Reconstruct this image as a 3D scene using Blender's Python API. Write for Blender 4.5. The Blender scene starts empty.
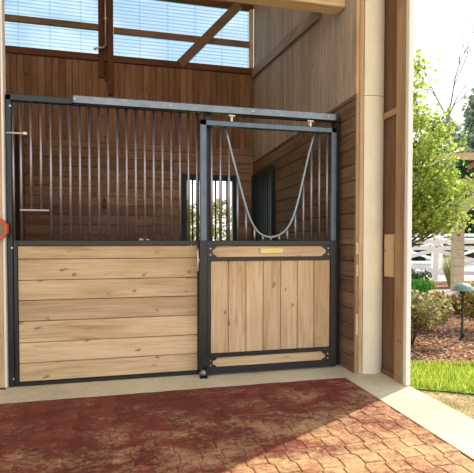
import bpy, bmesh, math, random
from mathutils import Vector, Matrix
C = bpy.context.scene.collection
PI = math.pi
rnd = random.Random(7)

# ------------------------------------------------------------------ materials
def lin(c):
    return tuple(((v/255)/12.92 if v/255 <= .04045 else ((v/255+.055)/1.055)**2.4) for v in c) + (1,)

class NT:
    def __init__(s, name):
        s.m = bpy.data.materials.new(name); s.m.use_nodes = True
        s.n = s.m.node_tree.nodes; s.l = s.m.node_tree.links
        s.b = s.n['Principled BSDF']; s.out = s.n['Material Output']
    def add(s, t, **k):
        n = s.n.new(t)
        for a, v in k.items():
            if a in n.inputs: n.inputs[a].default_value = v
            else: setattr(n, a, v)
        return n
    def link(s, a, b): s.l.new(a, b)
    def math(s, op, a, b=None, c=None):
        n = s.n.new('ShaderNodeMath'); n.operation = op
        for i, v in enumerate((a, b, c)):
            if v is None: continue
            if hasattr(v, 'links'): s.l.new(v, n.inputs[i])
            else: n.inputs[i].default_value = v
        return n.outputs[0]
    def mix(s, f, a, b, mode='MIX'):
        n = s.n.new('ShaderNodeMix'); n.data_type = 'RGBA'; n.blend_type = mode
        for i, v in ((0, f), (6, a), (7, b)):
            if hasattr(v, 'links'): s.l.new(v, n.inputs[i])
            else: n.inputs[i].default_value = v
        return n.outputs[2]
    def ramp(s, f, stops):
        n = s.n.new('ShaderNodeValToRGB'); s.l.new(f, n.inputs[0])
        e = n.color_ramp.elements
        while len(e) < len(stops): e.new(.5)
        for i, (p, c) in enumerate(stops):
            e[i].position = p; e[i].color = c if len(c) == 4 else tuple(c)+(1,)
        return n.outputs[0]
    def noise(s, vec, scale, detail=4, rough=.6, dist=0):
        n = s.n.new('ShaderNodeTexNoise'); n.inputs['Scale'].default_value = scale
        n.inputs['Detail'].default_value = detail; n.inputs['Roughness'].default_value = rough
        n.inputs['Distortion'].default_value = dist
        if vec is not None: s.l.new(vec, n.inputs['Vector'])
        return n.outputs['Fac']
    def bump(s, h, strength=.3, dist=.01):
        n = s.n.new('ShaderNodeBump'); n.inputs['Strength'].default_value = strength
        n.inputs['Distance'].default_value = dist
        s.l.new(h, n.inputs['Height']); s.l.new(n.outputs[0], s.b.inputs['Normal'])

W = (1, 1, 1, 1); K = (0, 0, 0, 1)
def wood(name, light, dark, along='X', across='Z', var=.25, knots=.06, rough=.6, grain=1.0, knotc=(70, 45, 25)):
    t = NT(name); L, D = lin(light), lin(dark)
    tc = t.add('ShaderNodeTexCoord'); geo = t.add('ShaderNodeNewGeometry')
    sep = t.add('ShaderNodeSeparateXYZ'); t.link(tc.outputs['Object'], sep.inputs[0])
    isl = geo.outputs['Random Per Island']
    u = t.math('ADD', sep.outputs[along], t.math('MULTIPLY', isl, 37.3))
    v = t.math('ADD', sep.outputs[across], t.math('MULTIPLY', isl, 11.7))
    other = [a for a in 'XYZ' if a not in (along, across)][0]
    w = sep.outputs[other]
    def vec(a, b, c):
        n = t.add('ShaderNodeCombineXYZ')
        t.link(t.math('MULTIPLY', u, a), n.inputs[0]); t.link(t.math('MULTIPLY', v, b), n.inputs[1]); t.link(t.math('MULTIPLY', w, c), n.inputs[2])
        return n.outputs[0]
    g1 = t.noise(vec(1.3, 22, 22), 1.0, 5, .65, .6)
    g2 = t.noise(vec(3, 90, 90), 1.0, 3, .6)
    g3 = t.noise(vec(1.0, 3.0, 3.0), 1.4, 3, .5)
    f = t.math('ADD', t.math('MULTIPLY', g1, .6*grain), t.math('MULTIPLY', g2, .4*grain))
    f = t.math('ADD', f, t.math('MULTIPLY', t.math('SUBTRACT', g3, .5), .5))
    col = t.ramp(f, [(.28, D), (.62, L)])
    # tone of each single board
    br = t.math('ADD', 1-var/2, t.math('MULTIPLY', isl, var))
    comb = t.add('ShaderNodeCombineColor')
    for i in range(3): t.link(br, comb.inputs[i])
    col = t.mix(1.0, col, comb.outputs[0], 'MULTIPLY')
    st = t.ramp(t.noise(vec(2.2, 30, 30), 1, 4, .7, 1.2), [(.56, K), (.74, W)])
    col = t.mix(t.math('MULTIPLY', st, .38 if knots else .2), col, lin(knotc))
    if knots:
        vo = t.add('ShaderNodeTexVoronoi'); vo.voronoi_dimensions = '2D'; vo.inputs['Scale'].default_value = 1
        vo.inputs['Randomness'].default_value = 1
        cb = t.add('ShaderNodeCombineXYZ')
        t.link(t.math('MULTIPLY', u, 2.6), cb.inputs[0]); t.link(t.math('MULTIPLY', v, 5.2), cb.inputs[1])
        nz = t.add('ShaderNodeVectorMath', operation='ADD'); t.link(cb.outputs[0], nz.inputs[0])
        nn = t.math('MULTIPLY', t.math('SUBTRACT', t.noise(vec(14, 20, 20), 1, 2), .5), .3)
        t.link(nn, nz.inputs[1]); t.link(nz.outputs[0], vo.inputs['Vector'])
        kf = t.ramp(vo.outputs['Distance'], [(knots*.5, W), (knots*1.5, K)])
        kf = t.math('MULTIPLY', kf, t.ramp(g3, [(.34, K), (.48, W)]))
        col = t.mix(t.math('MULTIPLY', kf, .7), col, lin(knotc))
    t.link(col, t.b.inputs['Base Color']); t.b.inputs['Roughness'].default_value = rough
    t.b.inputs['Specular IOR Level'].default_value = .25
    t.bump(f, .25, .004)
    return t.m

def plain(name, c, rough=.5, metal=0, noise=.12, scale=20, spec=.5, bump=0):
    t = NT(name); tc = t.add('ShaderNodeTexCoord')
    n = t.noise(tc.outputs['Object'], scale, 4)
    a = lin(c); d = tuple(x*(1-noise*2) for x in a[:3])+(1,)
    t.link(t.ramp(n, [(.3, d), (.65, a)]), t.b.inputs['Base Color'])
    t.b.inputs['Roughness'].default_value = rough; t.b.inputs['Metallic'].default_value = metal
    t.b.inputs['Specular IOR Level'].default_value = spec
    if bump: t.bump(n, bump, .01)
    return t.m

def leafm(name, cols, trans=.5, rough=.5):
    t = NT(name); geo = t.add('ShaderNodeNewGeometry')
    k = len(cols); col = t.ramp(geo.outputs['Random Per Island'], [(i/max(1, k-1), lin(c)) for i, c in enumerate(cols)])
    t.link(col, t.b.inputs['Base Color']); t.b.inputs['Roughness'].default_value = rough
    t.b.inputs['Specular IOR Level'].default_value = .3
    if trans:
        tr = t.add('ShaderNodeBsdfTranslucent'); t.link(col, tr.inputs[0])
        mx = t.add('ShaderNodeMixShader'); mx.inputs[0].default_value = trans
        t.link(t.b.outputs[0], mx.inputs[1]); t.link(tr.outputs[0], mx.inputs[2]); t.link(mx.outputs[0], t.out.inputs[0])
    return t.m

def paver_mat():
    t = NT('red paver'); tc = t.add('ShaderNodeTexCoord'); geo = t.add('ShaderNodeNewGeometry'); P = tc.outputs['Object']
    isl = geo.outputs['Random Per Island']
    col = t.ramp(isl, [(0, lin((104, 42, 34))), (.5, lin((118, 50, 41))), (1, lin((132, 62, 50)))])
    fine = t.noise(P, 150, 3, .75)
    col = t.mix(t.math('MULTIPLY', fine, .6), col, lin((84, 36, 30)))
    sep = t.add('ShaderNodeSeparateXYZ'); t.link(P, sep.inputs[0])
    track = t.math('MULTIPLY', t.math('ADD', t.math('MULTIPLY', sep.outputs['X'], .5), t.math('MULTIPLY', sep.outputs['Y'], -1.8)), .05)   # trodden-in sand, its gradient also painting the sunlit side lighter
    mp = t.add('ShaderNodeMapping'); mp.inputs['Scale'].default_value = (1, 1.6, 1); t.link(P, mp.inputs[0]); Q = mp.outputs[0]
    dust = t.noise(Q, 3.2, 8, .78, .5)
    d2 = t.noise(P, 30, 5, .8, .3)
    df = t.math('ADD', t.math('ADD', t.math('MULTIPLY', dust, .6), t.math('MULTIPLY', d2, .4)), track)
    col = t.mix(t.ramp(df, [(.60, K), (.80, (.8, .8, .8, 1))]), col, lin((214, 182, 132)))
    d3 = t.noise(Q, 5.5, 8, .8, 2.0)
    ridge = t.math('ABSOLUTE', t.math('SUBTRACT', d3, .5))
    ef = t.math('MULTIPLY', t.ramp(ridge, [(.0, W), (.022, K)]), t.ramp(dust, [(.44, K), (.60, (.5, .5, .5, 1))]))
    col = t.mix(ef, col, lin((200, 164, 140)))
    t.link(col, t.b.inputs['Base Color']); t.b.inputs['Roughness'].default_value = .75
    t.b.inputs['Specular IOR Level'].default_value = .3
    t.bump(t.math('ADD', fine, d2), .3, .003)
    return t.m

def ground_mat(name, c1, c2, c3, s=3.0, b=.6):
    t = NT(name); tc = t.add('ShaderNodeTexCoord'); P = tc.outputs['Object']
    a = t.noise(P, s, 6, .7, .4); f = t.noise(P, s*14, 4, .7)
    col = t.ramp(t.math('ADD', t.math('MULTIPLY', a, .6), t.math('MULTIPLY', f, .4)), [(.36, lin(c1)), (.5, lin(c2)), (.64, lin(c3))])
    t.link(col, t.b.inputs['Base Color']); t.b.inputs['Roughness'].default_value = .95
    t.b.inputs['Specular IOR Level'].default_value = .1
    t.bump(f, b, .02)
    return t.m

def pane_mat():
    t = NT('ribbed translucent panel'); tc = t.add('ShaderNodeTexCoord')
    sep = t.add('ShaderNodeSeparateXYZ'); t.link(tc.outputs['Object'], sep.inputs[0])
    sn = t.math('SINE', t.math('MULTIPLY', sep.outputs['Z'], 2*PI/.052))
    rib = t.ramp(t.math('ADD', t.math('MULTIPLY', sn, .5), .5), [(.0, lin((218, 232, 242))), (.7, lin((218, 232, 242))), (1, lin((186, 206, 222)))])
    vs = t.math('SINE', t.math('MULTIPLY', sep.outputs['X'], 2*PI/.42))
    vl = t.ramp(vs, [(.97, K), (1, (.25, .25, .25, 1))])
    rib = t.mix(vl, rib, lin((165, 185, 200)))
    tr = t.add('ShaderNodeBsdfTransparent'); t.link(rib, tr.inputs[0])
    t.b.inputs['Base Color'].default_value = lin((205, 225, 235)); t.b.inputs['Roughness'].default_value = .3
    mx = t.add('ShaderNodeMixShader'); mx.inputs[0].default_value = .12
    t.link(tr.outputs[0], mx.inputs[1]); t.link(t.b.outputs[0], mx.inputs[2]); t.link(mx.outputs[0], t.out.inputs[0])
    return t.m

M = {}
M['plankX'] = wood('pine panel lying boards', (220, 191, 151), (174, 140, 102), 'X', 'Z', .26, .05, knotc=(112, 74, 44))
M['plankZ'] = wood('pine panel upright boards', (220, 189, 151), (174, 139, 102), 'Z', 'X', .2, .05, knotc=(112, 74, 44))
M['backX'] = wood('brown lumber lying boards', (174, 136, 108), (128, 94, 72), 'X', 'Z', .45, .05, .7, 1, (40, 22, 14))
M['backZ'] = wood('brown siding upright boards', (162, 120, 92), (118, 84, 63), 'Z', 'X', .5, .05, .7, 1, (40, 20, 12))
M['rightY'] = wood('brown lumber lying boards side', (140, 114, 92), (96, 74, 57), 'Y', 'Z', .4, .05, .7, 1, (60, 36, 24))
M['rightZ'] = wood('grey brown siding side', (200, 184, 168), (160, 142, 126), 'Z', 'Y', .3, .04, .65, 1, (60, 40, 30))
M['darkX'] = wood('dark window timber', (124, 78, 52), (80, 48, 32), 'X', 'Z', .2, 0, .6)
M['darkZ'] = wood('dark upright timber', (110, 68, 46), (68, 42, 30), 'Z', 'X', .2, 0, .6)
M['tanX'] = wood('weathered rail timber', (154, 122, 100), (112, 84, 66), 'X', 'Z', .1, 0, .6)
M['tanZ'] = wood('light post timber', (216, 186, 148), (178, 140, 102), 'Z', 'X', .15, .05, .6, 1, (120, 76, 44))
M['beam'] = wood('pale header timber', (232, 208, 168), (200, 168, 124), 'X', 'Z', .1, .04, .6, 1, (120, 76, 44))
M['studZ'] = wood('stud timber', (184, 156, 122), (140, 112, 84), 'Z', 'Y', .15, .05, .6, 1, (90, 50, 30))
M['plyZ'] = wood('brown plywood', (126, 96, 78), (94, 68, 54), 'Z', 'Y', .1, 0, .6)
M['greyY'] = wood('weathered grey board', (176, 156, 138), (130, 110, 92), 'Y', 'Z', .1, 0, .6)
M['black'] = plain('black painted steel', (30, 32, 34), .38, .0, .15, 25, .6)
M['bar'] = plain('glossy dark bar', (166, 156, 162), .32, .85, .1, 30, .8)
M['blue'] = plain('grey blue coated steel', (104, 114, 122), .3, .7, .12, 12, .7)
M['track'] = plain('galvanised track', (136, 140, 142), .3, .8, .15, 14, .6)
M['green'] = plain('dark green blue paint', (26, 46, 54), .5, 0, .2, 12, .4)
M['brass'] = plain('pale brass', (232, 214, 130), .4, .3, .08, 30, .5)
M['bolt'] = plain('zinc bolt', (214, 204, 186), .35, .5, .05, 30, .6)
M['cream'] = plain('cream painted surface', (246, 238, 214), .45, 0, .05, 3, .4)
M['white'] = plain('white painted casing', (240, 238, 232), .45, 0, .04, 5, .4)
M['concrete'] = ground_mat('pale concrete', (184, 172, 146), (206, 195, 168), (216, 206, 182), 2.2, .12)
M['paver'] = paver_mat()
M['sand'] = plain('joint sand', (128, 90, 70), .95, 0, .3, 60, .1)
M['soil'] = ground_mat('dry soil', (120, 96, 66), (170, 148, 112), (202, 184, 150), 4, .8)
M['mulch'] = ground_mat('pine mulch', (98, 66, 50), (146, 106, 82), (190, 154, 126), 9, 1)
M['lawn'] = ground_mat('lawn earth', (74, 96, 30), (110, 140, 46), (140, 160, 70), 6, .5)
M['gravel'] = ground_mat('grey gravel', (176, 170, 158), (206, 200, 188), (226, 220, 210), 10, .3)
M['shaving'] = ground_mat('stall bedding', (110, 84, 58), (140, 108, 76), (160, 128, 92), 8, .5)
M['pane'] = pane_mat()
M['yoke'] = plain('bright steel tube', (138, 146, 150), .2, .8, .08, 20, .6)
M['red'] = plain('dark red strap', (132, 24, 26), .6)
M['orange'] = plain('orange painted rim', (214, 92, 48), .5, 0, .15)
M['grey'] = plain('grey brown face', (142, 128, 110), .6)
M['stone'] = plain('beige block', (184, 164, 136), .85, 0, .12, 14, .2, .2)
M['mortar'] = plain('mortar', (150, 134, 112), .9)
M['roof'] = plain('pinkish roof edge', (206, 164, 142), .7, 0, .1)
M['rust'] = plain('rust brown timber', (176, 104, 68), .7, 0, .2)
M['fence'] = plain('white fence paint', (244, 244, 246), .4, 0, .02)
M['lamp'] = plain('verdigris lamp metal', (122, 158, 146), .4, .1, .15, 20, .5)
M['lampd'] = plain('dark green lamp metal', (36, 56, 46), .4, .1, .15, 20, .5)
M['bark'] = plain('bark', (120, 98, 78), .9, 0, .3, 20, .1, .5)
M['barkg'] = plain('grey bark', (132, 128, 124), .9, 0, .2, 20, .1, .5)
M['leaf'] = leafm('young tree leaf', [(108, 136, 52), (140, 166, 68), (170, 188, 86), (198, 206, 116)], .58)
M['leafb'] = leafm('bush leaf', [(72, 84, 40), (128, 138, 66), (176, 170, 88), (134, 90, 70), (206, 196, 120)], .4)
M['leafr'] = leafm('reddish bush leaf', [(116, 88, 76), (158, 118, 104), (142, 140, 88), (190, 152, 134), (112, 122, 72)], .4)
M['petal'] = leafm('rose petals', [(246, 214, 208), (240, 190, 186), (252, 236, 220), (236, 170, 160)], .3)
M['leafm'] = leafm('mixed bush leaf', [(84, 60, 56), (150, 160, 84), (120, 88, 80), (196, 196, 120), (104, 118, 62), (214, 190, 160)], .4)
M['leafg'] = leafm('bright mound leaf', [(60, 128, 34), (96, 164, 50), (130, 190, 70)], .4)
M['leafd'] = leafm('dark hedge leaf', [(26, 54, 30), (44, 78, 42), (66, 100, 54)], .3)
M['leafp'] = leafm('blue green needles', [(100, 124, 108), (128, 148, 124), (164, 172, 130)], .3)
M['leafs'] = leafm('grassy clump leaf', [(120, 130, 84), (160, 164, 112), (196, 190, 140)], .4)
M['grass'] = leafm('grass blade', [(134, 158, 46), (168, 188, 66), (192, 206, 88), (206, 210, 116)], .5)
M['chip'] = leafm('mulch chips', [(98, 64, 48), (146, 104, 80), (184, 146, 118), (214, 184, 156)], 0, .9)

# ------------------------------------------------------------------ mesh helpers
class MB:
    def __init__(s): s.v = []; s.f = []; s.sm = []
    def raw(s, vs, fs, smooth=False):
        o = len(s.v); s.v += [tuple(p) for p in vs]; s.f += [tuple(i+o for i in f) for f in fs]; s.sm += [smooth]*len(fs); return s
    def box(s, x0, x1, y0, y1, z0, z1, b=0.0):
        if b <= 0:
            return s.raw([(x, y, z) for x in (x0, x1) for y in (y0, y1) for z in (z0, z1)],
                         [(0, 1, 3, 2), (4, 6, 7, 5), (0, 4, 5, 1), (2, 3, 7, 6), (0, 2, 6, 4), (1, 5, 7, 3)])
        bm = bmesh.new(); bmesh.ops.create_cube(bm, size=1)
        for v in bm.verts: v.co = ((x0+x1)/2+v.co.x*(x1-x0), (y0+y1)/2+v.co.y*(y1-y0), (z0+z1)/2+v.co.z*(z1-z0))
        bmesh.ops.bevel(bm, geom=bm.edges[:], offset=b, segments=1, affect='EDGES')
        bm.verts.index_update(); s.raw([v.co for v in bm.verts], [[v.index for v in f.verts] for f in bm.faces]); bm.free(); return s
    def bar(s, p0, p1, w, h, up=(0, 0, 1)):
        p0, p1 = Vector(p0), Vector(p1); d = (p1-p0).normalized(); a = d.cross(Vector(up)).normalized()*w/2; u = a.cross(d).normalized()*h/2
        return s.raw([p+i*a+j*u for p in (p0, p1) for i, j in ((-1, -1), (1, -1), (1, 1), (-1, 1))],
                     [(3, 2, 1, 0), (4, 5, 6, 7), (0, 1, 5, 4), (1, 2, 6, 5), (2, 3, 7, 6), (3, 0, 4, 7)])
    def tube(s, pts, r, n=8, cap=True):
        pts = [Vector(p) for p in pts]; rs = r if hasattr(r, '__len__') else [r]*len(pts)
        d0 = (pts[1]-pts[0]).normalized(); a = d0.orthogonal().normalized(); vs = []; fs = []
        for i, p in enumerate(pts):
            d = (pts[min(i+1, len(pts)-1)]-pts[max(i-1, 0)]).normalized()
            a = (a-d*a.dot(d)).normalized(); b = d.cross(a)
            vs += [p+(a*math.cos(2*PI*k/n)+b*math.sin(2*PI*k/n))*rs[i] for k in range(n)]
        for i in range(len(pts)-1):
            for k in range(n): fs.append((i*n+k, i*n+(k+1) % n, (i+1)*n+(k+1) % n, (i+1)*n+k))
        s.raw(vs, fs, True)
        if cap:
            o = len(s.v)-len(vs); s.f += [tuple(o+k for k in range(n))[::-1], tuple(o+len(vs)-n+k for k in range(n))]; s.sm += [False]*2
        return s
    def cyl(s, p0, p1, r, n=16): return s.tube([p0, p1], r, n)
    def prism(s, poly, axis, a, b):   # poly of 2D points over the two other axes
        def P(q, t):
            return {'Y': (q[0], t, q[1]), 'X': (t, q[0], q[1]), 'Z': (q[0], q[1], t)}[axis]
        n = len(poly); vs = [P(q, a) for q in poly]+[P(q, b) for q in poly]
        return s.raw(vs, [tuple(range(n)), tuple(range(n, 2*n))[::-1]]+[(i, i+n, (i+1) % n+n, (i+1) % n) for i in range(n)])
    def build(s, name, mat, parent=None, root=None):
        o0 = Vector(root.location) if root is not None else (Vector(parent.location) if parent is not None else Vector((0, 0, 0)))
        me = bpy.data.meshes.new(name); me.from_pydata([tuple(Vector(v)-o0) for v in s.v], [], s.f)
        for p, sm in zip(me.polygons, s.sm): p.use_smooth = sm
        bm = bmesh.new(); bm.from_mesh(me); bmesh.ops.recalc_face_normals(bm, faces=bm.faces) if len(s.f) < 20000 else None
        bm.to_mesh(me); bm.free()
        me.materials.append(mat); o = bpy.data.objects.new(name, me); C.objects.link(o)
        if parent is not None: o.parent = parent
        elif root is None: pass
        return o

def tag(o, label=None, cat=None, group=None, kind=None):
    for k, v in (('label', label), ('category', cat), ('group', group), ('kind', kind)):
        if v: o[k] = v
    return o
def thing(name, loc, label, cat, group=None):
    o = bpy.data.objects.new(name, None); o.empty_display_size = .1; C.objects.link(o); o.location = loc
    return tag(o, label, cat, group)
def sthing(name, loc, label=None):
    o = bpy.data.objects.new(name, None); o.empty_display_size = .1; C.objects.link(o); o.location = loc
    return tag(o, label, None, None, 'structure')
def struct(name, mb, mat, label=None): return tag(mb.build(name, mat), label, None, None, 'structure')

# ------------------------------------------------------------------ floor, border, ground
def zig(y, L=.225, a=.011):
    t = (y/L) % 1.0
    if t < .20: return -a
    if t < .30: return -a+2*a*(t-.20)/.10
    if t < .70: return a
    if t < .80: return a-2*a*(t-.70)/.10
    return -a
pv = MB(); w_, L_ = .1165, .225
XR, YF = 1.735, -.375
col = 0; x = XR
while x > -2.9:
    off = (col % 2)*L_/2
    y = YF+off
    first = True
    while y > -4.6:
        y1 = y; y0 = y-L_
        if y1 > YF: y1 = YF
        g = .0016; c = .004
        brk = [y0]
        k0 = math.floor(y0/L_)-1
        for k in range(k0, k0+4):
            for q in (.20, .30, .70, .80):
                yy = (k+q)*L_
                if y0+.004 < yy < y1-.004: brk.append(yy)
        brk.append(y1); brk.sort()
        def side(xx, ins, sgn, lim):
            r = []
            for b in brk:
                bb = min(max(b, y0+g+ins), y1-g-ins)
                xv = xx+zig(b)+sgn*(g+ins)
                if lim: xv = min(xv, XR-.002)
                r.append((xv, bb))
            return r
        last = col == 0
        def loop(ins, z):
            R = side(x, ins, -1, last); Lf = side(x-w_, ins, 1, False)
            return [(a, b, z) for a, b in R]+[(a, b, z) for a, b in reversed(Lf)]
        ht = rnd.uniform(-.0015, .0015)
        A = loop(c, ht); B = loop(0, ht-.004); D = loop(0, -.02); n = len(A)
        pv.raw(A+B+D, [tuple(range(n))]+[(i, i+n, (i+1) % n+n, (i+1) % n) for i in range(n)]+[(i+n, i+2*n, (i+1) % n+2*n, (i+1) % n+n) for i in range(n)])
        y = y0
    x -= w_; col += 1
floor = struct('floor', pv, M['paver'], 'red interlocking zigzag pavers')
struct('joint_sand', MB().box(-3.1, 1.735, -4.8, -.37, -.06, -.0035), M['sand'])
cb = MB(); cb.prism([(-3.1, .12), (-3.1, -.372), (1.737, -.372), (1.737, -4.8), (2.125, -4.8), (2.125, .12)], 'Z', -.08, .003)
struct('concrete_border', cb, M['concrete'], 'pale concrete strip around the pavers')
struct('stall_floor', MB().box(-5, 1.86, .12, 3.03, -.05, .0), M['shaving'])

# ------------------------------------------------------------------ walls
def boards_h(mb, x0, x1, y, th, z0, z1, h, axis='X', holes=()):
    z = z0
    while z < z1-.01:
        zt = min(z+h, z1); segs = [(x0, x1)]
        for (a, b, c, d) in holes:
            if z < d-.02 and zt > c+.02:
                ns = []
                for p, q in segs:
                    if a > p: ns.append((p, min(a, q)))
                    if b < q: ns.append((max(b, p), q))
                segs = ns
        for p, q in segs:
            # butt joints
            cuts = [p]; t = p+rnd.uniform(.8, 3.0)
            while t < q-.4: cuts.append(t); t += rnd.uniform(1.8, 3.2)
            cuts.append(q)
            for a, b in zip(cuts[:-1], cuts[1:]):
                if axis == 'X': mb.box(a+.001, b-.001, y, y+th, z+.003, zt-.003, .003)
                else: mb.box(y, y+th, a+.001, b-.001, z+.003, zt-.003, .003)
        z = zt
def boards_v(mb, x0, x1, y, th, z0, z1, w, axis='X', slope=None):
    x = x0
    while x < x1-.01:
        xt = min(x+w, x1)
        if axis == 'X': mb.box(x+.002, xt-.002, y, y+th, z0, z1, .003)
        else: mb.box(y, y+th, x+.002, xt-.002, z0, z1, .003)
        x = xt

YB, XRW, XLW = 3.03, 1.86, -1.5
m = MB(); boards_h(m, -4.9, XRW, YB, .04, 0, 2.62, .14, 'X', [(.80, 1.52, 1.02, 2.12)])
wb = struct('wall_back', m, M['backX'], 'brown lying lumber of the back stall wall')
m = MB(); boards_v(m, -4.9, XRW, YB+.004, .03, 2.62, 3.80, .092)
struct('wall_back_siding', m, M['backZ'], 'reddish brown upright siding under the high window')
struct('wall_back_top', MB().box(-4.9, XRW, YB, YB+.04, 4.86, 5.25), M['tanX'])
# backing skin so no light leaks between boards
sk = MB(); sk.box(-5, .80, YB+.04, YB+.07, 0, 3.8).box(1.52, 2.1, YB+.04, YB+.07, 0, 3.8).box(.80, 1.52, YB+.04, YB+.07, 0, 1.02).box(.80, 1.52, YB+.04, YB+.07, 2.12, 3.8).box(-5, 2.1, YB+.04, YB+.07, 4.86, 5.3)
struct('wall_back_sheathing', sk, M['backX'])
m = MB(); boards_h(m, -.29, YB, XRW, .04, 0, 2.42, .14, 'Y', [])
struct('wall_right', m, M['rightY'], 'brown lying lumber of the right stall wall')
m = MB(); boards_v(m, -.29, YB, XRW+.004, .03, 2.42, 5.25, .085, 'Y')
struct('wall_right_siding', m, M['rightZ'], 'grey brown upright siding on the upper right wall')
struct('wall_right_sheathing', MB().box(1.90, 1.93, -.29, YB+.07, 0, 5.25), M['rightY'])
# left partition, seen edge-on through the bars
m = MB(); boards_h(m, .10, YB, XLW-.04, .04, 0, 2.62, .14, 'Y', [(1.15, 2.75, .9, 2.62)])
m.box(XLW-.04, XLW, .1, YB, 2.62, 2.66)
wl = struct('wall_left', m, M['backX'], 'left stall partition')
o = sthing('window_3', (XLW-.02, 1.95, 1.1), 'dark opening in the left stall partition, filled with a black sheet')
MB().box(XLW-.035, XLW-.005, 1.15, 2.75, .9, 2.62).build('shutter', M['black'], o)  # plain black sheet put in for the dark of the opening
struct('wall_far_left', MB().box(-4.98, -4.9, -5.5, YB, 0, 5.25), M['cream'])
# light timber wall left of the stall front
m = MB(); m.box(-1.52, -.985, -.05, .02, 0.006, 3.2, .004)
wf = struct('wall_front', m, M['tanZ'], 'light timber post wall left of the stall front')
struct('trim_1', MB().box(-.982, -.966, -.058, .02, .006, 3.2, .002), M['white'], 'thin white edge of the left post')
struct('trim_2', MB().box(-1.52, -.985, -.052, -.0505, .006, .010).box(-1.52, -.97, -.07, -.05, .004, .014), M['darkX'])
m = MB(); boards_v(m, -4.9, -1.53, .0, .03, 0, 3.2, .14); struct('wall_front_siding', m, M['tanZ'])
# header beam
struct('header_beam', MB().box(-4.9, XRW, -.10, .05, 3.25, 3.60, .006), M['beam'], 'pale timber header beam above the stall')
# ceiling
struct('ceiling', MB().box(-5, 2.5, -4.2, 3.5, 5.25, 5.35), M['cream'])

# right corner: end trims, cream column, bare studs, white casing
t = sthing('trim_3', (1.87, -.31, 0), 'light wood corner boards at the end of the right wall')
MB().box(1.862, 1.888, -.312, -.292, .004, 2.42, .002).build('lower_strip', M['studZ'], t)
MB().box(1.890, 1.925, -.322, -.292, .004, 5.2, .003).box(1.862, 1.888, -.306, -.292, 2.42, 5.2).build('corner_board', M['tanZ'], t)
for z0, z1 in ((1.04, 1.14), (.85, .95), (.34, .52)):
    MB().box(1.864, 1.886, -.320, -.313, z0, z1, .001).build('shine_patch', M['beam'], t)  # pale blocks painting patches of shine on the lower strip
pts = []
for i in range(13):
    a = PI*.5*i/12
    q = i/12
    pts.append((1.93+.187*q, -.322-.030*math.sin(PI*q*.8)+.022*q**4))
poly = pts+[(2.117, -.12), (1.93, -.12)]
cm = MB(); cm.prism(poly, 'Z', .003, 2.395); cm.prism([(p[0], p[1]) for p in poly], 'Z', 2.40, 5.2)
struct('column', cm, M['cream'], 'cream painted rounded panel beside the bare studs')
t = sthing('wall_opening', (2.12, -.5, 0), 'bare framed barn wall next to the big opening')
MB().box(2.125, 2.134, -.66, .1, .004, 5.2).build('sheathing', M['plyZ'], t)
MB().box(2.098, 2.124, -.645, -.53, .045, 5.2, .003).build('stud', M['studZ'], t)
MB().box(2.1, 2.124, -.528, -.32, .004, .045, .003).build('sole_plate', M['plyZ'], t)
MB().box(2.098, 2.124, -.645, -.53, .004, .044, .003).build('sole_plate', M['studZ'], t)
MB().box(2.1, 2.124, -.528, -.32, 2.20, 2.25, .003).build('blocking', M['studZ'], t)
MB().box(2.106, 2.124, -.50, -.36, .85, 1.21, .004).build('wood_block', M['tanZ'], t)
m = MB(); m.box(2.104, 2.124, -.668, -.647, .004, 5.2, .003); m.box(2.094, 2.136, -.705, -.669, .004, 5.2, .004)
m.build('white_casing', M['white'], t)
struct('wall_header', MB().box(2.06, 2.14, -4.2, -.72, 4.3, 5.25), M['cream'])

# brace board on right wall
struct('trim_4', MB().bar((1.84, 3.02, 3.80), (1.84, .42, 3.47), .035, .13), M['greyY'], 'weathered slanting board on the right wall')

# ------------------------------------------------------------------ high window
w1 = sthing('window_1', (0, YB, 3.9), 'long high window of ribbed translucent panels')
m = MB(); m.box(-4.9, XRW, YB-.03, YB+.06, 3.79, 3.885, .004); m.box(-4.9, XRW, YB-.01, YB+.06, 4.80, 4.87, .004)
m.build('window_frame', M['darkX'], w1)
MB().box(1.80, 1.858, YB-.02, YB+.06, 3.886, 4.80, .003).build('end_jamb', M['beam'], w1)
MB().box(-4.9, -.49, YB-.0, YB+.05, 4.245, 4.33, .003).box(-.27, 1.80, YB, YB+.05, 4.225, 4.31, .003).build('mid_rail', M['tanX'], w1)
MB().box(-.485, -.405, YB-.04, YB+.05, 3.55, 5.1, .003).box(-.355, -.275, YB-.06, YB+.05, 3.3, 5.1, .003).box(-.405, -.355, YB-.0, YB+.05, 3.5, 5.1).build('mullion', M['darkZ'], w1)
MB().bar((.70, YB-.03, 3.84), (1.62, YB-.03, 4.84), .05, .13).build('diagonal_brace', M['tanX'], w1)
MB().box(-4.9, 1.80, YB+.055, YB+.062, 3.886, 4.80).build('pane', M['pane'], w1)

# barred lower window
w2 = sthing('window_2', (1.16, YB, 1.0), 'open barred window in the back stall wall')
m = MB(); m.box(.72, .80, YB-.04, YB+.05, .96, 2.19, .004); m.box(1.52, 1.60, YB-.04, YB+.05, .96, 2.19, .004)
m.box(.80, 1.52, YB-.04, YB+.05, 2.12, 2.19, .004); m.box(.80, 1.52, YB-.04, YB+.05, .96, 1.02, .004); m.box(1.12, 1.17, YB-.03, YB+.04, 1.02, 2.12)
m.build('window_frame', M['green'], w2)
for i in range(7):
    xx = .80+.72*(i+1)/8
    if abs(xx-1.145) > .04: MB().cyl((xx, YB, 1.02), (xx, YB, 2.12), .013, 8).build('window_bar', M['green'], w2)
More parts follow.
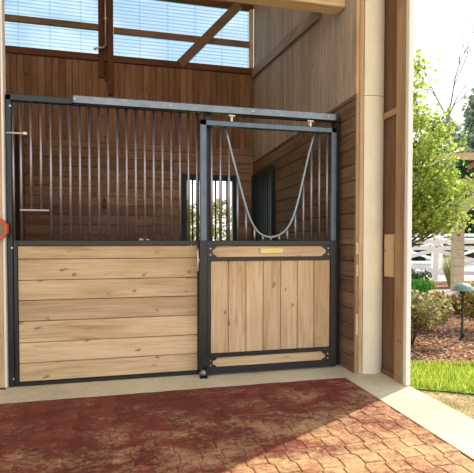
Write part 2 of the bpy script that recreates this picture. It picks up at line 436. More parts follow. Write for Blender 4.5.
# dark grilled shutter on right wall
w4 = sthing('window_4', (XRW, 2.4, 1.0), 'dark green slatted shutter on the right stall wall')
MB().box(XRW-.03, XRW-.001, 1.92, 2.94, .95, 2.19, .004).build('shutter', M['black'], w4)
m = MB(); m.box(XRW-.05, XRW-.03, 1.92, 2.0, .95, 2.19, .003); m.box(XRW-.05, XRW-.03, 2.86, 2.94, .95, 2.19, .003); m.box(XRW-.05, XRW-.03, 2.0, 2.86, 2.11, 2.19, .003)
m.build('shutter_frame', M['green'], w4)
for i in range(8):
    yy = 2.0+.86*(i+.5)/8
    MB().box(XRW-.045, XRW-.03, yy-.03, yy+.03, .96, 2.108, .004).build('shutter_slat', M['green'], w4)

# conduit
cd = thing('metal_conduit', (-.38, YB-.06, 3.9), 'thin silver conduit pipe running down the dark window mullion', 'pipe')
cy = YB-.075
m = MB(); m.tube([(-.62, cy, 4.775), (-.42, cy, 4.76), (-.385, cy, 4.745), (-.38, cy, 4.70), (-.38, cy, 4.0)], .011, 8).build('pipe', M['bolt'], cd)
MB().tube([(-.38, cy, 4.0), (-.41, cy-.02, 3.96), (-.54, cy-.06, 3.905)], .014, 8).build('pipe_elbow', M['bolt'], cd)
MB().box(-.405, -.355, cy-.012, YB-.041, 4.37, 4.39).build('pipe_clip', M['bolt'], cd)
# red strap on the back wall
rs = thing('hanging_strap', (-.42, YB-.02, 1.70), 'small dark red strap hanging on the brown back wall', 'strap')
MB().tube([(-.42+.022*math.sin(a), YB-.02, 1.70+.06*math.cos(a)) for a in [2*PI*i/16 for i in range(16)]]+[(-.42, YB-.02, 1.76)], .009, 6).build('strap_loop', M['red'], rs)
MB().box(-.435, -.405, YB-.012, YB-.001, 1.75, 1.79, .003).build('wall_plate', M['red'], rs)

# ------------------------------------------------------------------ stall front (fixed part)
sf = thing('stall_front', (0, 0, 0), 'fixed stall front of tan lying boards in a black steel frame, bars above', 'stall panel')
m = MB()
m.box(-.958, -.922, -.025, .025, .004, 2.29, .003); m.box(-.918, -.890, -.022, .022, .004, 1.16, .003)
m.box(-.958, 1.852, -.025, .025, 2.245, 2.295, .003); m.box(-.890, .575, -.025, .025, 1.118, 1.158, .003)
m.box(-.890, .575, -.025, .025, .004, .032, .003); m.box(.597, .655, -.02, .03, .004, 2.245, .003)
m.box(1.79, 1.852, -.025, .03, .004, 2.245, .003)
m.build('frame', M['black'], sf)
m = MB(); zs = [.034, .183, .346, .516, .682, .842, 1.009, 1.116]
for a, b in zip(zs[:-1], zs[1:]): m.box(-.888, .532, -.012, .018, a+.0025, b-.0025, .004)
m.build('plank_panel', M['plankX'], sf)
MB().box(.534, .596, -.022, .022, .034, 1.117, .003).build('panel_stile', M['black'], sf)
for k in range(21):
    xx = -.932+.0732*k
    if k == 0: xx = -.915
    z0 = 1.40 if k in (2, 3) else 1.158
    MB().cyl((xx, 0, z0), (xx, 0, 2.246), .0115, 10).build('bar', M['bar'], sf)
MB().box(-.87, -.655, -.012, .012, 1.390, 1.405, .002).build('feed_opening_bar', M['bar'], sf)
t_ = MB(); t_.tube([(-.958, -.03, 1.99), (-.83, -.03, 1.992)], .008, 8); t_.box(-.835, -.805, -.04, -.02, 1.980, 2.004, .003)
t_.build('latch_rod', M['bolt'], sf)
for z in (.07, 2.2, 1.1): MB().cyl((-.925, -.031, z), (-.925, -.024, z), .008, 8).build('bolt', M['bolt'], sf)
# door track
tr = thing('door_track', (.66, -.06, 2.23), 'long grey sliding door track fixed across the top of the stall front', 'rail')
m = MB(); m.box(-.46, 1.79, -.098, -.094, 2.238, 2.292); m.box(-.46, 1.79, -.094, -.030, 2.288, 2.292); m.box(-.46, 1.79, -.032, -.028, 2.238, 2.292)
m.box(-.46, 1.79, -.094, -.076, 2.238, 2.242); m.box(-.46, 1.79, -.050, -.032, 2.238, 2.242)
m.build('rail', M['track'], tr)
MB().box(1.775, 1.80, -.102, -.026, 2.232, 2.298, .003).build('end_stop', M['black'], tr)
MB().box(-.47, -.455, -.102, -.026, 2.232, 2.298, .003).build('end_stop', M['black'], tr)
for xx in (-.44, .3, 1.0, 1.7): MB().cyl((xx, -.106, 2.265), (xx, -.098, 2.265), .007, 8).build('bolt', M['bolt'], tr)

# ------------------------------------------------------------------ sliding door
yd0, yd1 = -.095, -.045
dr = thing('sliding_stall_door', (1.16, -.07, .02), 'sliding stall door with upright tan boards, bars and U-shaped yoke', 'door')
m = MB()
m.box(.545, .602, yd0, yd1, .045, 2.17, .004); m.box(1.735, 1.785, yd0, yd1, .045, 2.17, .004)
m.box(.545, 1.785, yd0, yd1, 2.125, 2.17, .004)
m.build('frame', M['blue'], dr)
m = MB()
m.box(.602, 1.735, yd0, yd1, 1.112, 1.158, .003); m.box(.602, 1.735, yd0, yd1, .985, 1.014, .003)
m.box(.602, 1.735, yd0, yd1, .158, .190, .003); m.box(.602, 1.735, yd0, yd1, .02, .072, .003)
m.box(.604, .632, yd0+.005, yd1-.005, .19, .985, .002)
m.box(.540, .603, yd0-.003, yd1, .015, 1.16, .003); m.box(1.734, 1.79, yd0-.003, yd1, .015, 1.16, .003)
m.build('cross_rails', M['black'], dr)
m = MB(); xs = [.634, .788, .945, 1.101, 1.260, 1.418, 1.578, 1.732]
for a, b in zip(xs[:-1], xs[1:]): m.box(a+.0025, b-.0025, -.082, -.055, .192, .984, .004)
m.build('plank_panel', M['plankZ'], dr)
MB().box(.604, 1.733, -.082, -.056, 1.016, 1.110, .003).build('upper_board', M['plankX'], dr)
MB().box(.604, 1.733, -.082, -.056, .074, .156, .003).build('lower_board', M['plankX'], dr)
for (xa, sg) in ((.603, 1), (1.734, -1)):
    for (za, zb) in ((1.014, 1.112), (.072, .158)):
        zm = (za+zb)/2
        pl = [(xa, za), (xa+sg*.085, za), (xa+sg*.072, za+.02), (xa+sg*.05, zm-.018), (xa+sg*.043, zm), (xa+sg*.05, zm+.018), (xa+sg*.072, zb-.02), (xa+sg*.085, zb), (xa, zb)]
        g = MB().prism(pl, 'Y', -.0935, -.0825).build('gusset_plate', M['black'], dr)
        for zz in (za+.022, zb-.022): MB().cyl((xa+sg*.028, -.099, zz), (xa+sg*.028, -.093, zz), .006, 8).build('bolt', M['bolt'], g, dr)
yk = [(.763, 2.13), (.794, 2.01), (.824, 1.891), (.860, 1.76), (.894, 1.637), (.927, 1.52), (.957, 1.420), (.985, 1.345), (1.015, 1.285), (1.05, 1.238), (1.083, 1.212), (1.122, 1.194), (1.166, 1.187), (1.208, 1.193), (1.249, 1.208), (1.29, 1.232), (1.325, 1.268), (1.356, 1.315), (1.382, 1.37), (1.410, 1.455), (1.435, 1.547), (1.458, 1.645), (1.481, 1.743), (1.505, 1.842), (1.528, 1.94), (1.557, 2.04), (1.587, 2.13)]
MB().tube([(a, -.07, b) for a, b in yk], .0135, 12).build('yoke', M['yoke'], dr)
def yz(x):
    for (a, b), (c, d) in zip(yk[:-1], yk[1:]):
        if a <= x <= c: return b+(d-b)*(x-a)/(c-a)
    return 2.127
for k in range(15):
    xx = .646+.0755*k
    MB().cyl((xx, -.07, 1.156), (xx, -.07, yz(xx)), .011, 10).build('bar', M['bar'], dr)
for xx in (.815, 1.527):
    r = MB().cyl((xx, -.063, 2.168), (xx, -.063, 2.25), .007, 8).build('hanger_bolt', M['bolt'], dr)
    MB().box(xx-.03, xx+.03, -.112, -.099, 2.206, 2.222, .004).box(xx-.008, xx+.008, -.108, -.098, 2.165, 2.208).build('hanger_nut', M['bolt'], r, dr)
np_ = MB().box(1.074, 1.280, -.089, -.0825, 1.046, 1.092, .002).build('name_plate', M['brass'], dr); tag(np_, 'pale brass name plate')
MB().box(1.062, 1.073, -.088, -.0825, 1.042, 1.096).build('plate_clip', M['bar'], dr)
h = MB().tube([(.530, -.07, .90), (.522, -.10, .91), (.522, -.105, .96), (.522, -.105, 1.03), (.522, -.10, 1.075), (.530, -.07, 1.085)], .007, 8).box(.524, .541, -.085, -.06, .985, 1.0).build('door_handle', M['bolt'], dr)
m = MB(); m.box(.548, .600, -.125, -.095, .10, .19, .004); m.build('lower_bracket', M['black'], dr)
# floor guide roller
gr = thing('guide_roller', (.566, -.13, .004), 'black floor guide roller at the lower left corner of the sliding door', 'roller')
MB().box(.535, .60, -.155, -.10, .0035, .012, .001).box(.585, .598, -.15, -.105, .012, .085, .002).build('bracket', M['black'], gr)
MB().cyl((.545, -.128, .045), (.583, -.128, .045), .028, 16).cyl((.53, -.128, .045), (.60, -.128, .045), .008, 8).build('roller', M['bar'], gr)

# tan scrap on the rail
sc = MB(); sc.box(.045, .075, -.008, .014, 1.159, 1.174, .004); sc.box(.075, .125, -.006, .012, 1.159, 1.169, .003)
tag(sc.build('wood_scrap', M['tanZ']), 'tiny pale wood scrap lying on the middle black rail between the bars', 'scrap')

# octagonal orange-rimmed thing on the left post
ob = thing('octagonal_box', (-1.02, -.06, 1.245), 'octagonal box with orange rim hung on the light left post', 'box')
def octo(r, n=8): return [(-1.02+r*math.cos(PI/8+2*PI*i/n), 1.245+r*math.sin(PI/8+2*PI*i/n)) for i in range(n)]
O, I = octo(.088), octo(.064); m = MB(); vs = []
for y in (-.10, -.0505):
    vs += [(a, y, b) for a, b in O]+[(a, y, b) for a, b in I]
fs = []
for i in range(8):
    j = (i+1) % 8
    fs += [(i, j, j+8, i+8), (i+16, i+24, j+24, j+16), (i, i+16, j+16, j), (i+8, j+8, j+24, i+24)]
m.raw(vs, fs).build('rim', M['orange'], ob)
MB().prism(octo(.0635), 'Y', -.085, -.0505).build('face', M['grey'], ob)

# ------------------------------------------------------------------ outdoors
cam_r = Vector((math.cos(math.radians(13.2)), -math.sin(math.radians(13.2)), 0))
struct('ground', MB().box(2.125, 60, -30, 60, -.10, -.03).box(-60, 2.125, 3.1, 60, -.10, -.03).box(-60, 2.125, -30, -4.8, -.1, -.03), M['soil'])

def patch(name, poly, z, mat, label, bumpy=.02, res=.12):
    xs = [p[0] for p in poly]; ys = [p[1] for p in poly]
    # filled polygon, subdivided and gently uneven
    bm = bmesh.new(); f = bm.faces.new([bm.verts.new((p[0], p[1], z)) for p in poly])
    bmesh.ops.triangulate(bm, faces=bm.faces[:])
    for _ in range(12):
        es = [e for e in bm.edges if e.calc_length() > res*2]
        if not es or len(bm.faces) > 9000: break
        bmesh.ops.subdivide_edges(bm, edges=es, cuts=1); bmesh.ops.triangulate(bm, faces=bm.faces[:])
    r = random.Random(3)
    for v in bm.verts: v.co.z += r.uniform(-bumpy, bumpy)
    me = bpy.data.meshes.new(name); bm.to_mesh(me); bm.free(); me.materials.append(mat)
    o = bpy.data.objects.new(name, me); C.objects.link(o); return tag(o, label, None, None, 'structure')
patch('mulch_bed', [(2.30, .0), (2.55, -.12), (3.1, -.28), (6.0, -.9), (9.5, 1.5), (9.5, 3.6), (6.2, 3.9), (2.6, 1.6)], -.005, M['mulch'], 'bed of reddish pine mulch beyond the grass', .012)
patch('lawn_strip', [(2.14, -.2), (2.15, -.70), (2.62, -.98), (6, -1.9), (6, -.85), (3.1, -.26), (2.55, -.10), (2.3, .02)], -.02, M['lawn'], 'narrow lawn between soil and mulch', .004)
patch('gravel_path', [(2.6, 2.2), (6.2, 3.9), (12, 3.2), (14, 5.0), (8.0, 5.6), (3.5, 5.6)], -.018, M['gravel'], 'pale gravel path behind the roses', .004, .3)
patch('far_bed', [(3.5, 5.7), (8.0, 5.65), (14, 5.1), (18, 7.2), (9.5, 7.4), (4.0, 7.4)], -.012, M['mulch'], 'reddish bed in front of the white fence', .01, .3)
patch('arena_sand', [(4.0, 7.6), (9.5, 7.6), (18, 7.3), (34, 14), (30, 24), (8, 24)], -.022, M['gravel'], 'pale riding arena ground behind the fence', .004, 2)
patch('far_meadow', [(-40, 4.0), (3.0, 4.0), (3.9, 7.6), (7.9, 24.2), (30, 24.2), (50, 30), (50, 58), (-40, 58)], -.022, M['lawn'], 'meadow behind the barn and arena', .004, 3)

def inpoly(x, y, poly):
    c = False; j = len(poly)-1
    for i in range(len(poly)):
        xi, yi = poly[i]; xj, yj = poly[j]
        if (yi > y) != (yj > y) and x < (xj-xi)*(y-yi)/(yj-yi)+xi: c = not c
        j = i
    return c
gp = [(2.14, -.15), (2.15, -.70), (2.62, -.98), (4.6, -1.5), (4.6, -.62), (3.1, -.26), (2.55, -.10), (2.3, .02)]
g = MB(); r = random.Random(11); n = 0
while n < 7500:
    x, y = r.uniform(2.13, 4.6), r.uniform(-1.55, .05)
    if not inpoly(x, y, gp): continue
    n += 1; hgt = r.uniform(.025, .062); a = r.uniform(0, 2*PI); w = r.uniform(.002, .004); lx, ly = r.uniform(-.02, .02), r.uniform(-.02, .02)
    g.raw([(x-w*math.cos(a), y-w*math.sin(a), -.024), (x+w*math.cos(a), y+w*math.sin(a), -.024), (x+lx*.5, y+ly*.5, hgt*.6), (x+lx, y+ly, hgt)], [(0, 1, 2), (0, 2, 3)])
tag(g.build('lawn_grass', M['grass']), 'sunlit yellow green grass strip beside the concrete edge', 'grass', None, 'stuff')
# sparse tufts on the soil
g = MB(); n = 0
while n < 1100:
    x = 2.16+abs(r.gauss(0, .9)); y = -.75-abs(r.gauss(0, .55))-.3*(x-2.16)
    if y < -3.5: continue
    n += 1; cx, cy2 = x, y
    for q in range(3):
        x = cx+r.uniform(-.02, .02); y = cy2+r.uniform(-.02, .02); hgt = r.uniform(.008, .03); a = r.uniform(0, 2*PI)
        g.raw([(x-.002*math.cos(a), y-.002*math.sin(a), -.032), (x+.002*math.cos(a), y+.002*math.sin(a), -.032), (x+r.uniform(-.02, .02), y+r.uniform(-.02, .02), hgt-.03)], [(0, 1, 2)])
tag(g.build('soil_grass', M['leafs']), 'thin dry grass tufts scattered on the bare soil', 'grass', None, 'stuff')
# mulch chips
g = MB(); mp = [(2.35, .0), (3.1, -.25), (5.2, -.7), (6.5, .6), (6.5, 3.4), (2.7, 1.5)]; n = 0
while n < 5200:
    x, y = r.uniform(2.3, 6.5), r.uniform(-.7, 3.4)
    if not inpoly(x, y, mp): continue
    n += 1; l = r.uniform(.012, .035); w = r.uniform(.005, .010); a = r.uniform(0, PI); tz = r.uniform(-.012, .012); z = r.uniform(.004, .016)
    ca, sa = math.cos(a), math.sin(a)
    g.raw([(x-l*ca-w*sa, y-l*sa+w*ca, z-tz), (x-l*ca+w*sa, y-l*sa-w*ca, z-tz), (x+l*ca+w*sa, y+l*sa-w*ca, z+tz), (x+l*ca-w*sa, y+l*sa+w*ca, z+tz), (x, y, z+.006)], [(0, 1, 4), (1, 2, 4), (2, 3, 4), (3, 0, 4)])
tag(g.build('mulch_chips', M['chip']), 'loose reddish bark chips covering the flower bed', 'mulch', None, 'stuff')

def leaves(mb, r, c, rad, n, size, shell=.4, zmin=None, flat=.6):
    k = 0
    while k < n:
        d = Vector((r.gauss(0, 1), r.gauss(0, 1), r.gauss(0, 1))).normalized()*(r.random()**(shell))
        p = Vector((c[0]+d.x*rad[0], c[1]+d.y*rad[1], c[2]+d.z*rad[2]))
        if zmin is not None and p.z < zmin: k += 1; continue
        leaf(mb, r, p, size*r.uniform(.6, 1.2)); k += 1
def leaf(mb, r, p, s):
    a = Vector((r.gauss(0, 1), r.gauss(0, 1), r.gauss(0, .7))).normalized(); b = a.orthogonal().normalized()
    b = (Matrix.Rotation(r.uniform(0, 2*PI), 3, a) @ b)*s*.45; n = a.cross(b).normalized()*s*.12; a = a*s
    mb.raw([p, p+a*.45+b+n, p+a, p+a*.45-b+n, p+a*.5-n*.3], [(0, 1, 4), (1, 2, 4), (2, 3, 4), (3, 0, 4)])

def stems(mb, r, base, rad, h, n, th=.006):
    for i in range(n):
        a = r.uniform(0, 2*PI); q = r.uniform(.2, .9)
        mb.tube([base, (base[0]+rad*q*.4*math.cos(a), base[1]+rad*q*.4*math.sin(a), base[2]+h*.5), (base[0]+rad*q*math.cos(a), base[1]+rad*q*math.sin(a), base[2]+h*.95)], [th, th*.8, th*.4], 5)

def bush(name, base, rad, h, n, size, leafmat, label, cat, blossoms=0, seed=1, group=None):
    group = {'rose_bush': 'rose bushes in the mulch bed', 'small_shrub': 'small dark shrubs by the white fence'}.get(name)
    r = random.Random(seed); o = thing(name, base, label, cat, group)
    mb = MB(); stems(mb, r, (base[0], base[1], base[2]-.02), rad, h, 12); mb.build('stems', M['bark'], o)
    mb = MB()
    cl = []
    for i in range(14):
        a = r.uniform(0, 2*PI); q = math.sqrt(r.random())*.75
        cl.append((base[0]+rad*q*math.cos(a), base[1]+rad*q*math.sin(a), base[2]+h*r.uniform(.25, .8)))
    for c in cl: leaves(mb, r, c, (rad*.38, rad*.38, h*.24), n//14, size, .5, base[2]+.01)
    mb.build('foliage', leafmat, o)
    if blossoms:
        mb = MB()
        for i in range(blossoms):
            c = r.choice(cl); d = Vector((r.gauss(0, 1), r.gauss(0, 1), r.gauss(.4, .8))).normalized()
            p = Vector((c[0]+d.x*rad*.4, c[1]+d.y*rad*.4, max(c[2]+d.z*h*.26, base[2]+.05)))
            for q in range(6): leaf(mb, r, p, r.uniform(.022, .036))
        b = mb.build('blossoms', M['petal'], o); b['kind'] = 'stuff'
    return o
G = 0.0
bush('rose_bush', (3.0, .52, G), .40, .60, 3600, .042, M['leafm'], 'mixed green rose bush nearest the white barn casing', 'bush', 16, 21)
bush('rose_bush', (3.62, 1.36, G), .46, .43, 3400, .044, M['leafm'], 'low reddish rose bush with pale pink blossoms left of the green path lamp', 'bush', 80, 22)
bush('rose_bush', (4.35, 2.05, G), .44, .40, 3200, .046, M['leafb'], 'yellow green rose bush behind the green path lamp', 'bush', 70, 23)
bush('rose_bush', (4.50, 1.10, G), .40, .62, 3200, .044, M['leafb'], 'rose bush at the right edge beside the green path lamp', 'bush', 60, 24)
bush('rose_bush', (5.15, 2.25, G), .42, .34, 2600, .05, M['leafr'], 'farther pinkish rose bush low between path lamp and block pillar', 'bush', 110, 25)
bush('rose_bush', (5.95, 2.85, G), .45, .42, 2400, .05, M['leafr'], 'pink rose bush at the foot of the block pillar', 'bush', 100, 26)
bush('low_mound_plant', (5.80, 4.3, -.015), .42, .42, 2600, .05, M['leafg'], 'low bright green mound plant beyond the roses', 'plant', 0, 27)
bush('small_shrub', (7.3, 6.6, -.01), .5, .5, 1200, .06, M['leafd'], 'small dark green shrub under the left end of the fence', 'shrub', 0, 28)
bush('small_shrub', (9.9, 6.2, -.01), .55, .55, 1300, .06, M['leafd'], 'small dark green shrub right of the block pillar', 'shrub', 0, 29)
# ornamental grass clump
r = random.Random(31); oc = thing('ornamental_grass', (8.0, 6.0, -.015), 'tall straw coloured grass clump left of the block pillar', 'plant'); mb = MB()
for i in range(260):
    a = r.uniform(0, 2*PI); q = r.uniform(.05, .5); hh = r.uniform(.5, 1.0); p = Vector((8.0+.08*math.cos(a), 6.0+.08*math.sin(a), -.02))
    m1 = p+Vector((q*.4*math.cos(a), q*.4*math.sin(a), hh*.7)); m2 = p+Vector((q*math.cos(a), q*math.sin(a), hh)); s = Vector((-math.sin(a), math.cos(a), 0))*.008
    mb.raw([p-s, p+s, m1+s, m1-s, m2], [(0, 1, 2, 3), (3, 2, 4)])
mb.build('foliage', M['leafs'], oc)

# path lamp
lx, ly = 3.705, .58
pl = thing('path_lamp', (lx, ly, 0), 'green mushroom shaped path lamp standing in the mulch bed', 'lamp')
def lathe(mb, cx, cy, prof, n=24):
    vs = []; fs = []
    for (rr, z) in prof: vs += [(cx+rr*math.cos(2*PI*k/n), cy+rr*math.sin(2*PI*k/n), z) for k in range(n)]
    for i in range(len(prof)-1):
        for k in range(n): fs.append((i*n+k, i*n+(k+1) % n, (i+1)*n+(k+1) % n, (i+1)*n+k))
    mb.raw(vs, fs, True); return mb
lathe(MB(), lx, ly, [(.001, .675), (.04, .67), (.08, .652), (.105, .625), (.118, .592), (.118, .585), (.108, .588), (.09, .61), (.05, .632), (.001, .635)]).build('lamp_shade', M['lamp'], pl)
lathe(MB(), lx, ly, [(.001, .634), (.032, .632), (.036, .575), (.022, .545), (.0135, .53), (.0135, .11), (.022, .10), (.022, .03), (.001, .03)]).build('stem', M['lampd'], pl)
lathe(MB(), lx, ly, [(.001, .04), (.026, .04), (.034, .012), (.034, -.01), (.001, -.01)]).build('base', M['black'], pl)

# fences
def fence(p0, n, sp, z_top, label, hb=.0):
    o = thing('crossbuck_fence', p0, label, 'fence', 'white crossbuck fences')
    p0 = Vector(p0); d = cam_r
    for i in range(n):
        p = p0+d*sp*i
        m = MB(); m.bar(p, p+Vector((0, 0, z_top+.06)), .14, .14, d)
        q = p+Vector((0, 0, z_top+.06)); m.raw([q+Vector(v) for v in ((-.08, -.08, 0), (.08, -.08, 0), (.08, .08, 0), (-.08, .08, 0), (0, 0, .08))], [(0, 1, 4), (1, 2, 4), (2, 3, 4), (3, 0, 4), (3, 2, 1, 0)])
        m.build('post', M['fence'], o)
        if i < n-1:
            a = p+d*.07; b = p+d*(sp-.07)
            for z, hh in ((z_top-.06, .13), (z_top-.25, .12), (.22, .13)):
                MB().bar(a+Vector((0, 0, z)), b+Vector((0, 0, z)), .04, hh).build('rail', M['fence'], o)
            z0, z1 = .30, z_top-.33
            MB().bar(a+Vector((0, 0, z0)), b+Vector((0, 0, z1)), .03, .11).bar(a+Vector((0, .035, z1)), b+Vector((0, .035, z0)), .03, .11).build('cross_brace', M['fence'], o)
    return o
pf = Vector((8.66, 7.55, 0))
fence(pf-cam_r*4.8, 6, 2.4, 1.22, 'nearer white crossbuck fence crossing behind the block pillar')
pf2 = Vector((13.6, 13.6, 0))
fence(pf2-cam_r*3.0*1, 5, 3.0, 1.52, 'farther white fence with taller pointed posts behind the nearer one')

# block pillar and pavilion
pb = thing('garden_pavilion', (7.5, 5.25, 0), 'garden pavilion with beige block pillar and rust coloured beams', 'pavilion')
m = MB(); dd = cam_r; nn = Vector((-cam_r.y, cam_r.x, 0)); pc = Vector((7.5, 5.25, 0))
def obox(mb, c, hw, hd, z0, z1):
    a, b = dd*hw, nn*hd
    vs = [c+i*a+j*b+Vector((0, 0, z)) for z in (z0, z1) for i, j in ((-1, -1), (1, -1), (1, 1), (-1, 1))]
    return mb.raw(vs, [(3, 2, 1, 0), (4, 5, 6, 7), (0, 1, 5, 4), (1, 2, 6, 5), (2, 3, 7, 6), (3, 0, 4, 7)])
z = -.03; i = 0
while z < 2.35:
    obox(m, pc+dd*.02, .108, .108, z+.006, z+.194); z += .2
pp = m.build('pillar', M['stone'], pb)
obox(MB(), pc+dd*.02, .103, .103, -.03, 2.38).build('mortar_core', M['mortar'], pp, pb)
MB().bar(pc+dd*(-.15)+Vector((0, 0, 2.50)), pc+dd*4+Vector((0, 0, 2.50)), .28, .26).build('lower_beam', M['stone'], pb)
MB().bar(pc+dd*.1+Vector((0, 0, 1.92)), pc+dd*.75+Vector((0, 0, 2.5)), .2, .22).build('knee_brace', M['stone'], pb)
MB().bar(pc+dd*.35+nn*-.2+Vector((0, 0, 2.72)), pc+dd*4+nn*-.2+Vector((0, 0, 2.72)), .12, .3).build('upper_beam', M['rust'], pb)
MB().bar(pc+dd*.1+nn*-.3+Vector((0, 0, 2.86)), pc+dd*.4+nn*-.3+Vector((0, 0, 3.1)), .08, .09).build('eave_bracket', M['rust'], pb)
m = MB(); a = pc-dd*.15-nn*.5; b = pc+dd*4.2-nn*.5
m.bar(a+Vector((0, 0, 3.08)), b+Vector((0, 0, 3.08)), .05, .16)
top = Vector((0, 0, .9)); bk = nn*2.2
m.raw([a+Vector((0, 0, 3.16)), b+Vector((0, 0, 3.16)), b+bk+Vector((0, 0, 3.5)), a+bk+Vector((0, 0, 3.5)), a+Vector((0, 0, 3.08)), b+Vector((0, 0, 3.08)), b+bk+Vector((0, 0, 3.42)), a+bk+Vector((0, 0, 3.42))],
      [(0, 1, 2, 3), (7, 6, 5, 4), (0, 4, 5, 1), (1, 5, 6, 2), (2, 6, 7, 3), (3, 7, 4, 0)])
m.build('roof', M['roof'], pb)
m = MB(); obox(m, pc+dd*3.6, .155, .155, -.03, 2.38); m.build('pillar', M['stone'], pb)
m = MB(); obox(m, pc+dd*3.6+nn*1.6, .12, .12, -.03, 3.3); m.build('rear_post', M['stone'], pb)

# trees
def branch(mb, r, p, d, l, rad, depth, tips, spread=.5, up=.15):
    q = p+d*l*.5+Vector((r.gauss(0, .04), r.gauss(0, .04), 0))*l; e = p+d*l
    mb.tube([p, q, e], [rad, rad*.82, rad*.62], 6 if rad > .02 else 4, False)
    tips.append(e)
    if depth == 0: return
    for i in range(r.choice((2, 3))):
        nd = (d+Vector((r.gauss(0, spread), r.gauss(0, spread), r.gauss(up, spread*.6)))).normalized()
        branch(mb, r, p+d*l*r.uniform(.6, 1.0), nd, l*r.uniform(.6, .82), rad*.58, depth-1, tips, spread, up)
def leafy_tree(name, base, trunk_h, crown, n, size, mat, label, seed, group=None, cl=.3):
    r = random.Random(seed); o = thing(name, base, label, 'tree', group)
    mb = MB(); tips = []; p = Vector(base); top = p+Vector((0, 0, trunk_h))
    mb.tube([p-Vector((0, 0, .02)), p+Vector((.02, 0, trunk_h*.5)), top], [.05*crown, .04*crown, .035*crown], 8, False)
    for i in range(7):
        a = 2*PI*i/7; branch(mb, r, p+Vector((0, 0, trunk_h*(.5+.5*i/7))), Vector((math.cos(a)*.6, math.sin(a)*.6, .9)).normalized(), crown*.55, .018*crown, 2, tips, .5, .1)
    mb.build('trunk', M['bark'], o)
    mb = MB()
    for i in range(n//14):
        c = r.choice(tips)+Vector((r.gauss(0, cl), r.gauss(0, cl), r.gauss(-.05, cl)))
        for k in range(14): leaf(mb, r, c+Vector((r.gauss(0, .07), r.gauss(0, .07), r.gauss(0, .07)))*crown, size*r.uniform(.6, 1.2))
    mb.build('foliage', mat, o); return o

# young tree right beyond the opening: crown laid out in clusters
r = random.Random(41); tb = Vector((3.90, 2.02, -.02))
yt = thing('young_tree', tuple(tb), 'young tree with bright backlit yellow green leaves close to the barn opening', 'tree')
mb = MB(); mb.tube([tb, tb+Vector((.02, 0, 1.4)), tb+Vector((-.05, 0, 2.8)), tb+Vector((-.02, .02, 3.7))], [.04, .034, .02, .008], 8)
cl = []
def addcl(n, cx, cz, rx, rz, ry=.5):
    for i in range(n):
        d = Vector((r.gauss(0, 1), r.gauss(0, 1), r.gauss(0, 1))).normalized()*(r.random()**.45)
        cl.append(tb+dd*(cx+d.x*rx)+nn*(d.y*ry)+Vector((0, 0, cz+d.z*rz)))
addcl(48, .25, 2.35, .60, .55); addcl(64, .42, 1.80, .62, .45); addcl(30, .36, 1.45, .55, .15); addcl(28, .10, 3.0, .40, .30); addcl(20, .06, 3.6, .28, .30, .3); addcl(4, .55, 2.75, .14, .1)
for i, c in enumerate(cl):
    if i % 2 == 0:
        z0 = max(.9, (c.z-tb.z)*.75); mb.tube([tb+Vector((0, 0, z0)), (tb+Vector((0, 0, z0)))*.5+c*.5+Vector((0, 0, -.04)), c], [.010, .007, .003], 4, False)
mb.build('trunk', M['bark'], yt)
mb = MB()
for c in cl:
    for k in range(32): leaf(mb, r, c+Vector((r.gauss(0, .085), r.gauss(0, .085), r.gauss(0, .085))), .062*r.uniform(.6, 1.2))
mb.build('foliage', M['leaf'], yt)

# bare tree
r = random.Random(52); bt = Vector((17.5, 18.0, -.02)); o = thing('bare_tree', tuple(bt), 'tall leafless grey tree against the white sky', 'tree')
mb = MB(); tips = []
mb.tube([bt, bt+Vector((0, 0, 4.5)), bt+Vector((-.1, 0, 8.4))], [.18, .14, .10], 8, False)
for d, l in ((Vector((.16, -.04, 1)), 2.3), (Vector((-.50, .1, .9)), 1.7), (Vector((.45, .1, .8)), 1.2)):
    branch(mb, r, bt+Vector((-.1, 0, 8.2)), d.normalized(), l, .055, 3, tips, .30, .12)
mb.build('trunk', M['barkg'], o)

def conifer(name, base, h, rad, n, size, mat, label, seed, group=None, blob=False):
    group = {'evergreen_tree': 'evergreens far behind the fence', 'round_tree': 'dark round trees behind the fence', 'garden_tree': 'sunlit trees behind the barn'}[name]
    r = random.Random(seed); o = thing(name, base, label, 'tree', group); b = Vector(base)
    MB().tube([b, b+Vector((0, 0, h*.9))], [rad*.08, .03], 8).build('trunk', M['bark'], o)
    mb = MB()
    for i in range(n//12):
        z = r.random()**1.2; a = r.uniform(0, 2*PI)
        k = (1-z)**.7 if not blob else math.sqrt(max(0, 1-(2*z-1)**2))
        q = rad*k*math.sqrt(r.uniform(.3, 1))*r.uniform(.8, 1.1)
        c = b+Vector((q*math.cos(a), q*math.sin(a), h*(.08+.9*z)))
        for k2 in range(12): leaf(mb, r, c+Vector((r.gauss(0, .28), r.gauss(0, .28), r.gauss(0, .22)))*size*2.2, size*r.uniform(.6, 1.3))
    mb.build('foliage', mat, o); return o
def atd(px, depth):
    a = math.radians(13.2); f = Vector((math.sin(a), math.cos(a), 0)); return Vector((0, -3.77, 0))+(f+dd*((px-237)/440))*depth
def C_(px, depth, h, rad, n, size, mat, label, seed, name='evergreen_tree', blob=False):
    p = atd(px, depth); conifer(name, (p.x, p.y, -.02), h, rad, n, size, mat, label, seed, None, blob)
C_(476, 38, 14.2, 2.8, 3600, .42, M['leafp'], 'tall blue green evergreen at the right edge of the view', 61)
C_(440, 34, 10.6, 2.2, 2800, .36, M['leafp'], 'blue green evergreen below the bare tree', 62, blob=True)
C_(412, 31, 8.2, 2.2, 2200, .34, M['leafd'], 'evergreen behind the young tree, next to the white casing', 63, blob=True)
C_(474, 25, 6.2, 1.6, 3000, .26, M['leafd'], 'dark green tree behind the pavilion beams', 64, 'round_tree', True)
C_(443, 27, 4.6, 1.7, 2400, .26, M['leafd'], 'dark green bushy tree behind the block pillar', 65, 'round_tree', True)
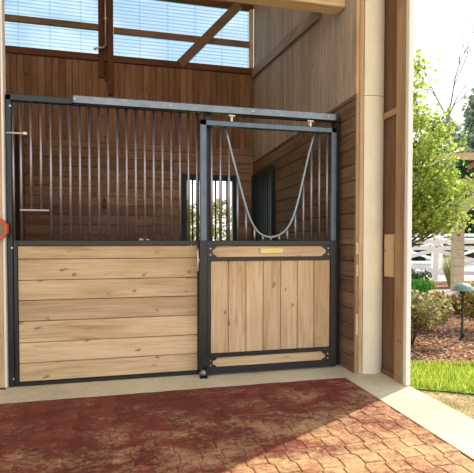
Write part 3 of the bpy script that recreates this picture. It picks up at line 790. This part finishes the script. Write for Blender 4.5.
C_(418, 24, 4.0, 1.3, 2200, .24, M['leafd'], 'dark green bushy tree behind the left end of the fence', 66, 'round_tree', True)
for i, (px, dep, h, rad) in enumerate(((190, 15, 2.4, .55), (221, 19, 3.0, .7))):
    C_(px, dep, h, rad, 1500, .14, M['leafs'], ['sunlit tree seen through the left half of the barred window', 'sunlit tree seen through the right half of the barred window'][i], 70+i, 'garden_tree', True)

# ------------------------------------------------------------------ light, sky, camera
w = bpy.data.worlds.new('sky'); bpy.context.scene.world = w; w.use_nodes = True
N, Lk = w.node_tree.nodes, w.node_tree.links; bg = N['Background']
tc = N.new('ShaderNodeTexCoord'); sep = N.new('ShaderNodeSeparateXYZ'); Lk.new(tc.outputs['Generated'], sep.inputs[0])
rp = N.new('ShaderNodeValToRGB'); Lk.new(sep.outputs['Z'], rp.inputs[0]); e = rp.color_ramp.elements
e[0].position = .0; e[0].color = (.98, .98, 1, 1); e[1].position = .85; e[1].color = (.45, .62, .88, 1)
q = e.new(.25); q.color = (.78, .87, .96, 1)
nz = N.new('ShaderNodeTexNoise'); nz.inputs['Scale'].default_value = 4.5; nz.inputs['Detail'].default_value = 6; nz.inputs['Roughness'].default_value = .55
mp_ = N.new('ShaderNodeMapping'); mp_.inputs['Scale'].default_value = (1, 1, 2.6); Lk.new(tc.outputs['Generated'], mp_.inputs[0]); Lk.new(mp_.outputs[0], nz.inputs['Vector'])
cr = N.new('ShaderNodeValToRGB'); Lk.new(nz.outputs['Fac'], cr.inputs[0]); cr.color_ramp.elements[0].position = .48; cr.color_ramp.elements[1].position = .66
# brighter haze towards the sun
SUN = Vector((math.cos(math.radians(29))*math.cos(math.radians(38)), math.sin(math.radians(29))*math.cos(math.radians(38)), math.sin(math.radians(38))))
dt = N.new('ShaderNodeVectorMath'); dt.operation = 'DOT_PRODUCT'; Lk.new(tc.outputs['Generated'], dt.inputs[0]); dt.inputs[1].default_value = SUN
hz = N.new('ShaderNodeMapRange'); hz.inputs[1].default_value = .55; hz.inputs[2].default_value = .95; Lk.new(dt.outputs['Value'], hz.inputs[0])
mx0 = N.new('ShaderNodeMath'); mx0.operation = 'MAXIMUM'; Lk.new(cr.outputs[0], mx0.inputs[0]); Lk.new(hz.outputs[0], mx0.inputs[1])
mx = N.new('ShaderNodeMix'); mx.data_type = 'RGBA'; Lk.new(mx0.outputs[0], mx.inputs[0]); Lk.new(rp.outputs[0], mx.inputs[6]); mx.inputs[7].default_value = (1.12, 1.1, 1.06, 1)
Lk.new(mx.outputs[2], bg.inputs[0]); bg.inputs[1].default_value = 1.2

sl = bpy.data.lights.new('sun', 'SUN'); sl.energy = 5.2; sl.angle = math.radians(.8); sl.color = (1, .90, .66)
so = bpy.data.objects.new('sun', sl); C.objects.link(so); so.rotation_euler = SUN.to_track_quat('Z', 'Y').to_euler(); so.location = (10, 6, 12)

cam = bpy.data.cameras.new('camera'); co = bpy.data.objects.new('camera', cam); C.objects.link(co)
cam.sensor_width = 36; cam.lens = 440/474*36; cam.shift_y = 17/474; cam.clip_start = .05
co.location = (0, -3.77, 1.146); co.rotation_euler = (math.radians(88.5), 0, math.radians(-13.2))
S = bpy.context.scene; S.camera = co
S.view_settings.view_transform = 'Standard'; S.view_settings.look = 'None'; S.view_settings.gamma = 1; S.view_settings.use_curve_mapping = False
S.view_settings.exposure = .58
